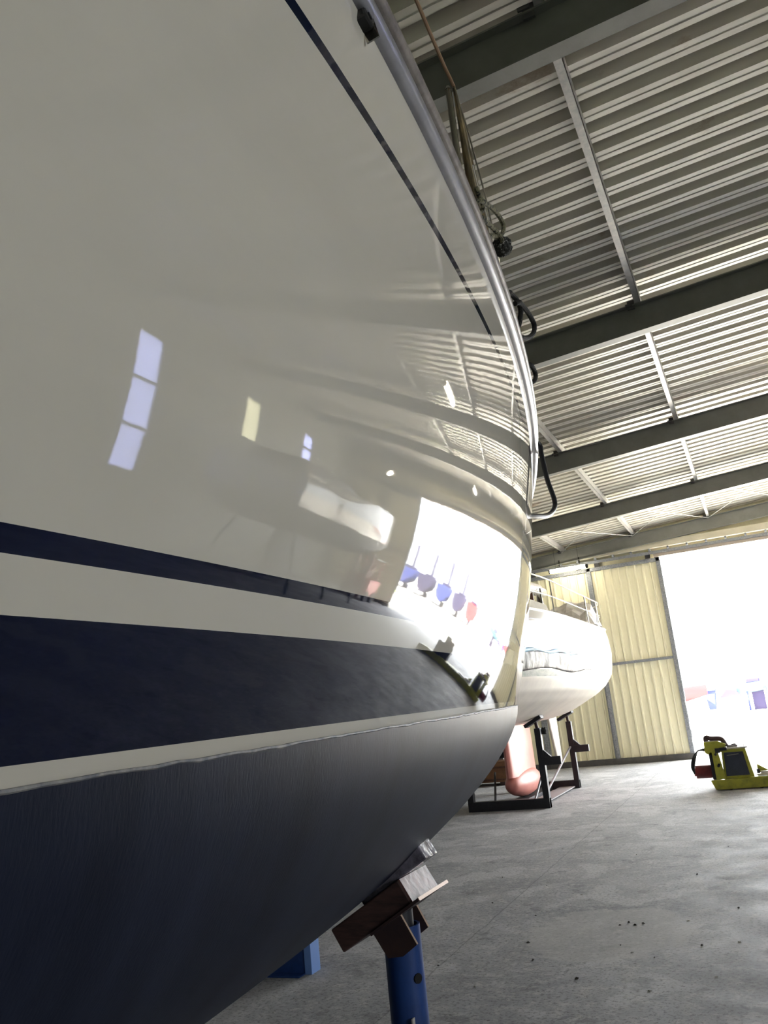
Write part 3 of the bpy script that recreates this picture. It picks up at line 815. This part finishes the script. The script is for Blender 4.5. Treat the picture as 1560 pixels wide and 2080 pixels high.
# masking film with blue tape on the topsides
ft = thing('masking_film', 'wrinkled grey masking film taped along the side of the white yacht', 'plastic film', (-3.0, 14, 2.4))
def patch(y0, y1, z0f, z1f, off, m_, name, ny=40, nz=10, wr=0):
    g = MB(); rr_ = random.Random(5); rows = []
    for i in range(ny+1):
        Y = y0+(y1-y0)*i/ny; r_ = []
        for j in range(nz+1):
            z = z0f(Y)+(z1f(Y)-z0f(Y))*j/nz
            o_ = off+wr*(.5+.5*math.sin(Y*2.6+z*11+math.sin(Y*1.7)*2))*math.sin(PI*j/nz)*math.sin(PI*min(i/ny*1.0, 1))
            r_.append((BX+hb2(z)*fY(Y)+o_, Y, z))
        rows.append(r_)
    g.grid(rows); ob = g.build(name, m_, ft, smooth=True)
    s_ = ob.modifiers.new('solid', 'SOLIDIFY'); s_.thickness = .004; s_.offset = 0
    return ob
patch(10.5, 17.0, lambda Y: 2.31+.03*math.sin(Y*2), lambda Y: 2.60-.05*max(0, Y-15.5), .012, M_sheetgrey, 'film', wr=.035)
patch(10.5, 15.6, lambda Y: 2.585+.02*math.sin(Y*5), lambda Y: 2.63+.02*math.sin(Y*5+1), .016, M_bluetape, 'blue_tape', nz=2)

# black cradle under the parked yacht
cd = thing('steel_cradle', 'black steel cradle with side arms holding the white yacht', 'boat cradle', (-4.6, 17, 0))
def cframe(Y, xl, xr, parent):
    MB().box(xl, xr, Y, Y+.14, 0.0, .17).build('cross_beam', M_steelblk, parent, bevel=.004)
    for x0, x1 in ((xl, xl+.11), (xr-.11, xr)):
        sgn = 1 if x0 > BX else -1
        MB().box(x0, x1, Y+.01, Y+.13, 0.0, 1.38).build('upright', M_steelblk, parent, bevel=.004)
        xa = x1 if sgn > 0 else x0
        a_, b_ = (xa, xa+.30) if sgn > 0 else (xa-.30, xa)
        ar = MB().box(a_, b_, Y+.02, Y+.12, .73, .87)
        ar.add([(xa-.0, Y+.03, .87), (xa+sgn*.13, Y+.03, .87), (xa, Y+.03, 1.0), (xa, Y+.11, .87), (xa+sgn*.13, Y+.11, .87), (xa, Y+.11, 1.0)],
               [(0, 1, 2), (3, 5, 4), (0, 3, 4, 1), (1, 4, 5, 2), (0, 2, 5, 3)])
        ar.build('side_arm', M_steelblk, parent, bevel=.003)
        jx = (x0+x1)/2
        MB().tube([(jx, Y+.07, 1.3), (jx-.02*sgn, Y+.07, 1.5)], .03, 10).build('jack_screw', M_rust, parent)
        T = Matrix.Translation((jx-.05*sgn, Y+.07, 1.52)) @ Matrix.Rotation(-sgn*math.radians(26), 4, 'Y')
        MB().box(-.19, .17, -.12, .12, -.045, .02, T=T).build('pad', M_steelblk, parent, bevel=.01)
cframe(15.45, -5.36, -3.83, cd); cframe(18.60, -5.36, -3.92, cd)
MB().box(-4.78, -4.50, 15.5, 18.7, .0, .07).build('keel_beam', M_steelblk, cd)
MB().box(-4.35, -4.02, 15.6, 18.7, .03, .05).build('grey_floor_plate', M_greyobj, cd)
for a_, b_ in (((-4.10, 15.5, .15), (-4.25, 17.4, .75)), ((-4.86, 15.55, .15), (-5.25, 17.0, .55)), ((-4.15, 16.4, .1), (-4.0, 18.6, .85))):
    MB().tube([a_, b_], .022, 8).build('diagonal_brace', M_steelblk if b_[1] < 18 else M_greyobj, cd)
o = tag(MB().tube(spline([(-3.80+.03*math.cos(k*1.3), 15.62+.03*math.sin(k*2.1), 1.38-.11*abs(math.sin(k*.9))) for k in range(22)], 4), .012, 6).build('rope_bundle', M_ropeblack, smooth=True),
        'dark rope bundle hung on the front upright of the black cradle', 'rope')

# crate behind
cr2 = thing('wooden_crate', 'brown crate with scrap on top, seen left of the pink keel', 'crate', (-6.5, 20.6, 0))
MB().box(-7.3, -6.0, 20.4, 21.2, .08, .56).build('crate_body', M_crate, cr2, bevel=.01)
MB().box(-7.3, -6.0, 20.39, 20.40, .40, .44).box(-7.3, -6.0, 20.39, 20.4, .12, .16).build_each('batten', M_brownwood, cr2)
MB().box(-7.25, -7.1, 20.4, 21.2, 0, .08).box(-6.2, -6.05, 20.4, 21.2, 0, .08).build_each('skid', M_wood, cr2)
sc_ = MB(); rng = random.Random(9)
for k in range(9):
    T = Matrix.Translation((-7.1+k*.12, 20.6+rng.random()*.3, .63)) @ Matrix.Rotation(rng.random()*3, 4, 'Z') @ Matrix.Rotation(.5*rng.random(), 4, 'X')
    sc_.box(-.1, .1, -.05, .05, -.05, .03+.06*rng.random(), T=T)
tag(sc_.build('scrap_heap', M_greyobj), 'grey metal scrap piled on the brown crate', 'scrap', None, 'stuff')

# ------------------------------------------------------------------ yellow-green power unit in the doorway
pm = thing('hydraulic_power_unit', 'yellow-green hydraulic power unit on a low chassis in the doorway', 'machine', (-.4, 16.8, 0))
c_ = MB()
pts = [(-1.16, .18), (-1.10, .02), (2.3, .02), (2.3, .17), (-.44, .19)]
n_ = len(pts); c_.add([(x, 16.55, z) for x, z in pts]+[(x, 17.15, z) for x, z in pts], [tuple(range(n_)), tuple(range(n_, 2*n_))[::-1]]+[(i, (i+1) % n_, (i+1) % n_+n_, i+n_) for i in range(n_)])
c_.build('chassis', M_lime, pm, bevel=.01)
MB().box(-.5, 2.3, 16.5, 16.55, .165, .205).build('chassis_lip', M_lime, pm, bevel=.004)
for q in (-.85, -.35, 1.6):
    MB().tube([(q, 16.62, .055), (q, 16.74, .055)], .055, 16).build('wheel', M_rubber, pm, smooth=True, angle=40)
def prism(pts, y0, y1): return plate(pts, y0, y1)
bx_ = prism([(-.93, .19), (-.43, .19), (-.50, .70), (-.90, .68)], 16.62, 17.1).build('cabinet', M_lime, pm, bevel=.008)
MB().box(-.92, -.46, 16.6, 17.12, .69, .715).build('cabinet_top', M_hull2b, pm)
pn = prism([(-.885, .235), (-.50, .235), (-.545, .635), (-.865, .635)], 16.605, 16.622).build('dark_panel', M_panel, pm, bevel=.004)
MB().tube([(-.82, 16.59, .585), (-.62, 16.59, .60)], .008, 8).build('panel_handle', M_chrome, pn)
prism([(-1.06, .19), (-.90, .19), (-.96, .70), (-1.06, .70)], 16.56, 16.60).build('front_plate', M_lime, pm, bevel=.004)
bt2 = MB()
for x_, z_ in ((-.985, .42), (-1.0, .62), (-.975, .44)): bt2.tube([(x_, 16.52, z_), (x_, 16.57, z_)], .022, 8)
bt2.build_each('bolt_head', M_steelblk, pm)
prism([(-1.18, .66), (-1.10, .60), (-.86, .66), (-.80, .78), (-.94, .84), (-1.17, .84)], 16.6, 17.0).build('cowl', M_lime, pm, bevel=.012)
MB().box(-1.14, -.92, 16.62, 16.95, .84, .85).build('cowl_lip', M_hull2b, pm)
hp = MB()
hp.tube(spline([(-1.13, 16.7, .84), (-1.12, 16.7, .91), (-1.04, 16.7, .89), (-.96, 16.72, .88), (-.86, 16.72, .86), (-.80, 16.7, .74)], 5), .042, 8)
hp.tube(spline([(-1.13, 16.8, .86), (-1.02, 16.8, .90), (-.88, 16.8, .88), (-.78, 16.8, .72)], 5), .02, 8)
hp.build_each('top_hose', M_wood, pm, smooth=True)
mt = MB(); mt.tube([(-1.40, 16.8, .32), (-1.04, 16.8, .32)], .115, 20); mt.tube([(-1.38, 16.8, .32), (-1.43, 16.8, .32)], .07, 16)
mt.build('red_motor', M_red, pm, smooth=True, angle=40)
MB().box(-1.12, -1.0, 16.6, 17.05, .19, .66).build('pump_block', M_steelblk, pm, bevel=.01)
hs = MB()
for k in range(3):
    hs.tube(spline([(-1.18, 16.7+.04*k, .72-.02*k), (-1.30, 16.68+.04*k, .69), (-1.40+.02*k, 16.66+.04*k, .58), (-1.45+.02*k, 16.68, .42), (-1.42, 16.7, .30)], 6), .013, 8)
hs.build_each('side_hose', M_hose, pm, smooth=True)
MB().tube([(-.52, 16.9, .70), (-.53, 16.88, .88)], .008, 6).build('lever', M_brownwood, pm)
cl_ = MB().box(-.80, -.62, 16.7, 16.9, .715, .75).box(-.72, -.64, 16.75, 16.85, .75, .77); cl_.build('rag', M_greyobj, pm, bevel=.01)
vb = MB(); vb.tube([(-.92, 16.57, .70), (-.80, 16.57, .70)], .03, 10); vb.box(-1.0, -.92, 16.55, 16.62, .64, .72)
vb.build('valve_block', M_steelblk, pm)
# loose boards and bracket lying on the chassis
lp_ = thing('steel_offcuts', 'pale boards and offcuts lying on the right end of the chassis', 'offcuts', (0, 16.8, .2))
MB().box(-.40, .3, 16.62, 16.72, .215, .235).build('board', M_hull2b, lp_); MB().box(-.38, .3, 16.75, 16.95, .20, .225).build('board', M_brownwood, lp_)
plate([(-.37, .24), (-.18, .27), (-.36, .39)], 16.8, 16.82).build('triangular_bracket', M_lime, lp_)
MB().box(-.38, -.33, 16.7, 16.8, .24, .31).build('dark_block', M_steelblk, lp_)
MB().box(-.32, -.05, 16.66, 16.80, .236, .275).build('crumpled_wrap', M_sheet, lp_)
# engine block on the right end (out of frame, mirrored in the hull)
en = thing('trailer_engine', 'dark engine mounted on the right end of the yellow-green chassis', 'engine', (1.4, 16.8, .2))
MB().box(1.0, 1.7, 16.6, 17.1, .19, .62).build('engine_block', M_steelblk, en, bevel=.03)
MB().tube([(1.35, 16.85, .6), (1.35, 16.85, .85)], .12, 16).build('air_filter', M_steelblk, en, smooth=True)
MB().box(1.05, 1.3, 16.62, 17.08, .62, .78).build('fuel_tank', M_red, en, bevel=.03)

# ------------------------------------------------------------------ things right of the frame that the glossy hull mirrors
wy = thing('mirrored_yacht', 'white yacht on the right of the shed, seen only mirrored in the hull', 'boat', (7.0, 14, 0))
def wsec(Y):
    t = (Y-12.4)/8.9; f_ = max(1-max((t-.25)/.75, 0)**2.3, .01); cx_ = 7.3-1.15*max(t-.2, 0)
    return cx_, f_, 3.5+.03*(Y-12.4), 2.55+.45*max(t-.6, 0)**1.5
wm = MB(); wu = MB(); rows = []; rowu = []
for Y in [12.4+i*.3 for i in range(30)]:
    cx_, f_, zt, zk = wsec(Y)
    rows.append([(cx_+s*f_*w_, Y, zk+(zt-zk)*t) for s, w_, t in [(-1, 1.35, 1), (-1, 1.4, .75), (-1, 1.4, .5), (-1, 1.36, .25), (-1, 1.3, 0)]])
    rows[-1] = rows[-1] + [(2*cx_-p[0], Y, p[2]) for p in rows[-1][::-1]]
    rowu.append([(cx_+s*f_*w_, Y, zk-.85*d*min(1, f_+.15)) for s, w_, d in [(-1, 1.3, 0), (-1, 1.15, .4), (-1, .85, .75), (-1, .4, .95), (1, .4, .95), (1, .85, .75), (1, 1.15, .4), (1, 1.3, 0)]])
wm.grid(rows); wm.grid([[r[0], r[-1]] for r in rows]); wm.add(rows[0], [tuple(range(10))])
wm.build('hull', M_hull2, wy, smooth=True, angle=60)
wu.grid(rowu); wu.add(rowu[0], [tuple(range(8))]); wu.build('underbody', M_anti, wy, smooth=True, angle=60)
cbn = MB(); cbn.grid([[(7.25+s*w_, Y, 3.6+z_) for s, z_ in ((1, -.1), (.85, .35), (-.85, .35), (-1, -.1))] for Y, w_ in ((13, .9), (13.5, .95), (16.5, .8), (17.5, .5))])
cbn.build('coachroof', M_greyobj, wy)
foil(MB(), 7.2, 14, 16, .25, .15, 1.9).build('keel', M_anti, wy, smooth=True, angle=50)
for yy in (13.2, 15.5, 17.8):
    for s in (-1, 1):
        MB().tube([(7.1+s*1.4, yy, 0), (7.1+s*.75, yy, 2.1)], .04, 8).build('prop', M_steelblk, wy)
rm = thing('red_forklift', 'red forklift beside the right door jamb, seen only mirrored in the hull', 'forklift', (6.9, 21.5, 0))
MB().box(6.4, 7.5, 20.9, 22.3, .25, 1.0).build('body', M_redhull, rm, bevel=.05)
MB().box(6.5, 7.4, 21.0, 22.1, 1.9, 1.96).build('overhead_guard', M_steelblk, rm)
for a in (6.52, 7.34):
    for b in (21.03, 22.05): MB().box(a, a+.05, b, b+.05, 1.0, 1.9).build('guard_post', M_redhull, rm)
for a in (6.35, 7.4):
    for b in (21.15, 22.05): MB().tube([(a, b, .25), (a+.14, b, .25)], .25, 18).build('wheel', M_rubber, rm, smooth=True, angle=40)
MB().box(6.6, 6.7, 20.75, 20.9, .1, 2.1).box(7.2, 7.3, 20.75, 20.9, .1, 2.1).build_each('mast', M_red, rm)
MB().box(6.6, 6.7, 20.0, 20.75, .06, .1).box(7.2, 7.3, 20.0, 20.75, .06, .1).build_each('fork', M_steelblk, rm)
MB().box(6.75, 7.2, 21.3, 21.8, 1.0, 1.35).build('seat', M_rubber, rm, bevel=.04)

# ------------------------------------------------------------------ yard outside
MB().box(-60, 60, YF+.25, 130, -.25, -.01).build('yard_ground', M_yard)
struct(bpy.data.objects['yard_ground'])
struct(MB().box(XR+.3, 70, -40, YF+.25, -.25, -.01).build('added_side_ground', M_sideground))  # unseen dark ground, added to cut light bounced up to the roof
def yard_boat(x, y, L, W, zk, zt, mh, lb, ax='x', mast=False, band=None):
    e = thing('yard_boat', lb, 'boat', (x, y, 0), )
    m_ = MB(); rows = []
    for i in range(13):
        t = i/12; f_ = (1-t**2.6) if t > .0 else 1; f_ = max(f_*(.8+.2*min(t*4, 1)), .01)
        zz = zk+(zt-zk)*.55*t**3; top_ = zt+.12*t
        r_ = []
        for s, w_, h_ in ((-1, 1, 1), (-1, .96, .55), (-1, .7, .2), (0, 0, 0), (1, .7, .2), (1, .96, .55), (1, 1, 1)):
            a, b = L*(t-.5), s*w_*W/2*f_
            r_.append((x+a, y+b, zz+(top_-zz)*h_) if ax == 'x' else (x+b, y+a, zz+(top_-zz)*h_))
        rows.append(r_)
    m_.grid(rows); m_.add(rows[0], [tuple(range(7))]); m_.grid([[r[0], r[-1]] for r in rows])
    m_.build('hull', mh, e, smooth=True, angle=60)
    c = MB()
    if ax == 'x': c.box(x-L*.25, x+L*.1, y-W*.25, y+W*.25, zt, zt+.35)
    else: c.box(x-W*.25, x+W*.25, y-L*.25, y+L*.1, zt, zt+.35)
    c.build('cabin', M_yarddark, e, bevel=.08)
    for a in (-.25, .2):
        p = (x+L*a, y) if ax == 'x' else (x, y+L*a)
        for s in (-1, 1):
            q = (p[0], p[1]+s*W*.4) if ax == 'x' else (p[0]+s*W*.4, p[1])
            MB().tube([(q[0], q[1], 0), (p[0]*.3+q[0]*.7, p[1]*.3+q[1]*.7, zk+.35)], .06, 6).build('prop', M_bluecar, e)
    MB().box(*( (x-L*.15, x+L*.15, y-.12, y+.12) if ax == 'x' else (x-.12, x+.12, y-L*.15, y+L*.15)), 0, zk+.1).build('keel', M_yarddark, e)
    if mast: MB().tube([(x, y, zt), (x, y, zt+3.0)], .22, 8).build('furled_mast', M_yarddark, e)
    return e
yard_boat(-6.6, 60, 6.4, 2.2, .7, 1.82, M_yardred, 'red hulled boat propped in the sunlit yard beside the door edge')
car = thing('parked_car', 'pale parked car with dark windows far out in the yard', 'car', (-2.1, 62, 0))
prism([(-2.9, .3), (-1.2, .3), (-1.15, .9), (-1.5, 1.0), (-2.85, .95)], 61, 62.6).build('body', M_hull2, car, bevel=.05)
prism([(-2.75, 1.0), (-1.45, 1.0), (-1.75, 1.45), (-2.3, 1.5)], 61.1, 62.5).build('window_glass', M_yarddark, car, bevel=.03)
for q in (-2.55, -1.5): MB().tube([(q, 61.02, .3), (q, 61.15, .3)], .28, 16).build('wheel', M_greyobj, car)
yard_boat(-.4, 63, 2.6, 1.4, 1.1, 1.75, M_cyan, 'small pale cyan boat far out in the bright yard')
bn = thing('blue_skip', 'blue skip between the red boat and the pale car in the yard', 'skip', (-3.3, 61, 0))
prism([(-3.5, .3), (-3.1, .3), (-2.95, 1.5), (-3.6, 1.5)], 60.5, 61.8).build('skip_body', M_bluecar, bn, bevel=.03)
MB().box(-3.62, -2.93, 60.45, 61.85, 1.5, 1.58).build('skip_rim', M_bluecar, bn)
# moored row mirrored in the hull
for k, (x, y) in enumerate(((15.5, 61), (12.8, 62), (10.2, 63), (7.6, 64), (5.2, 65))):
    yard_boat(x, y, 8, 2.25, .5, 2.4, (M_bluecar, M_yarddark, M_bluecar, M_yarddark, M_yardred)[k],
              ['blue boat first in the mirrored yard row', 'slate boat second in the mirrored yard row', 'blue boat third in the mirrored yard row', 'navy boat fourth in the mirrored yard row', 'red boat ending the mirrored yard row'][k], ax='y', mast=(k < 4))
tag(MB().box(8, 22, 40, 44, -.01, .03).build('grass_verge', M_grass), 'strip of green grass in the yard, mirrored in the hull', 'grass', None, 'stuff')

# ------------------------------------------------------------------ litter on the floor
LEAF = [(-1.42, 7.47), (-1.30, 7.47), (-2.39, 9.02), (-.71, 10.92), (-.53, 8.01), (-1.36, 7.56), (-1.24, 7.52), (-1.33, 6.9), (-2.05, 6.95), (-1.9, 6.5), (-2.58, 6.34), (-1.7, 10.6), (-.95, 9.4), (-3.0, 9.5), (-2.75, 8.3), (-1.15, 14.2), (-1.5, 6.1), (-1.05, 6.6), (-.75, 6.9), (-2.2, 7.8)]
lm = MB()
lm.add([(-.014, 0, .001), (-.004, .007, .006), (.010, .004, .002), (.015, -.002, .005), (.003, -.008, .001), (-.007, -.006, .004), (0, 0, .011)],
       [(0, 6, 1), (1, 6, 2), (2, 6, 3), (3, 6, 4), (4, 6, 5), (5, 6, 0), (5, 4, 3, 2, 1, 0)])
lf0 = lm.build('leaf_crumb', M_leaf)
tag(lf0, 'tiny dark leaf crumb lying on the grey concrete floor', 'debris', 'dark leaf crumbs on the floor')
lf0.location = (*LEAF[0], 0)
for k, (x, y) in enumerate(LEAF[1:]):
    c_ = lf0.copy(); scn.collection.objects.link(c_); c_.location = (x, y, 0); c_.rotation_euler = (0, 0, random.random()*6); s = random.uniform(.7, 1.4); c_.scale = (s, s, s)
CH = [(-2.7, 11.2), (-1.95, 8.6), (-.62, 6.2), (-.9, 7.6), (-2.35, 9.9), (-1.22, 6.72), (-2.95, 6.5), (-.5, 7.0), (-1.0, 5.9), (-2.15, 5.9)]
cm = MB(); cm.add([(-.012, -.006, 0), (.010, -.008, 0), (.014, .005, 0), (-.008, .008, 0), (-.009, -.004, .006), (.008, -.004, .004), (.009, .004, .007), (-.006, .005, .005)],
                  [(0, 3, 2, 1), (4, 5, 6, 7), (0, 1, 5, 4), (1, 2, 6, 5), (2, 3, 7, 6), (3, 0, 4, 7)])
cm0 = cm.build('paint_chip', M_chip); cm0.location = (*CH[0], 0)
tag(cm0, 'tiny pale paint chip lying on the grey concrete floor', 'debris', 'pale chips on the floor')
for x, y in CH[1:]:
    c_ = cm0.copy(); scn.collection.objects.link(c_); c_.location = (x, y, 0); c_.rotation_euler = (0, 0, random.random()*6)
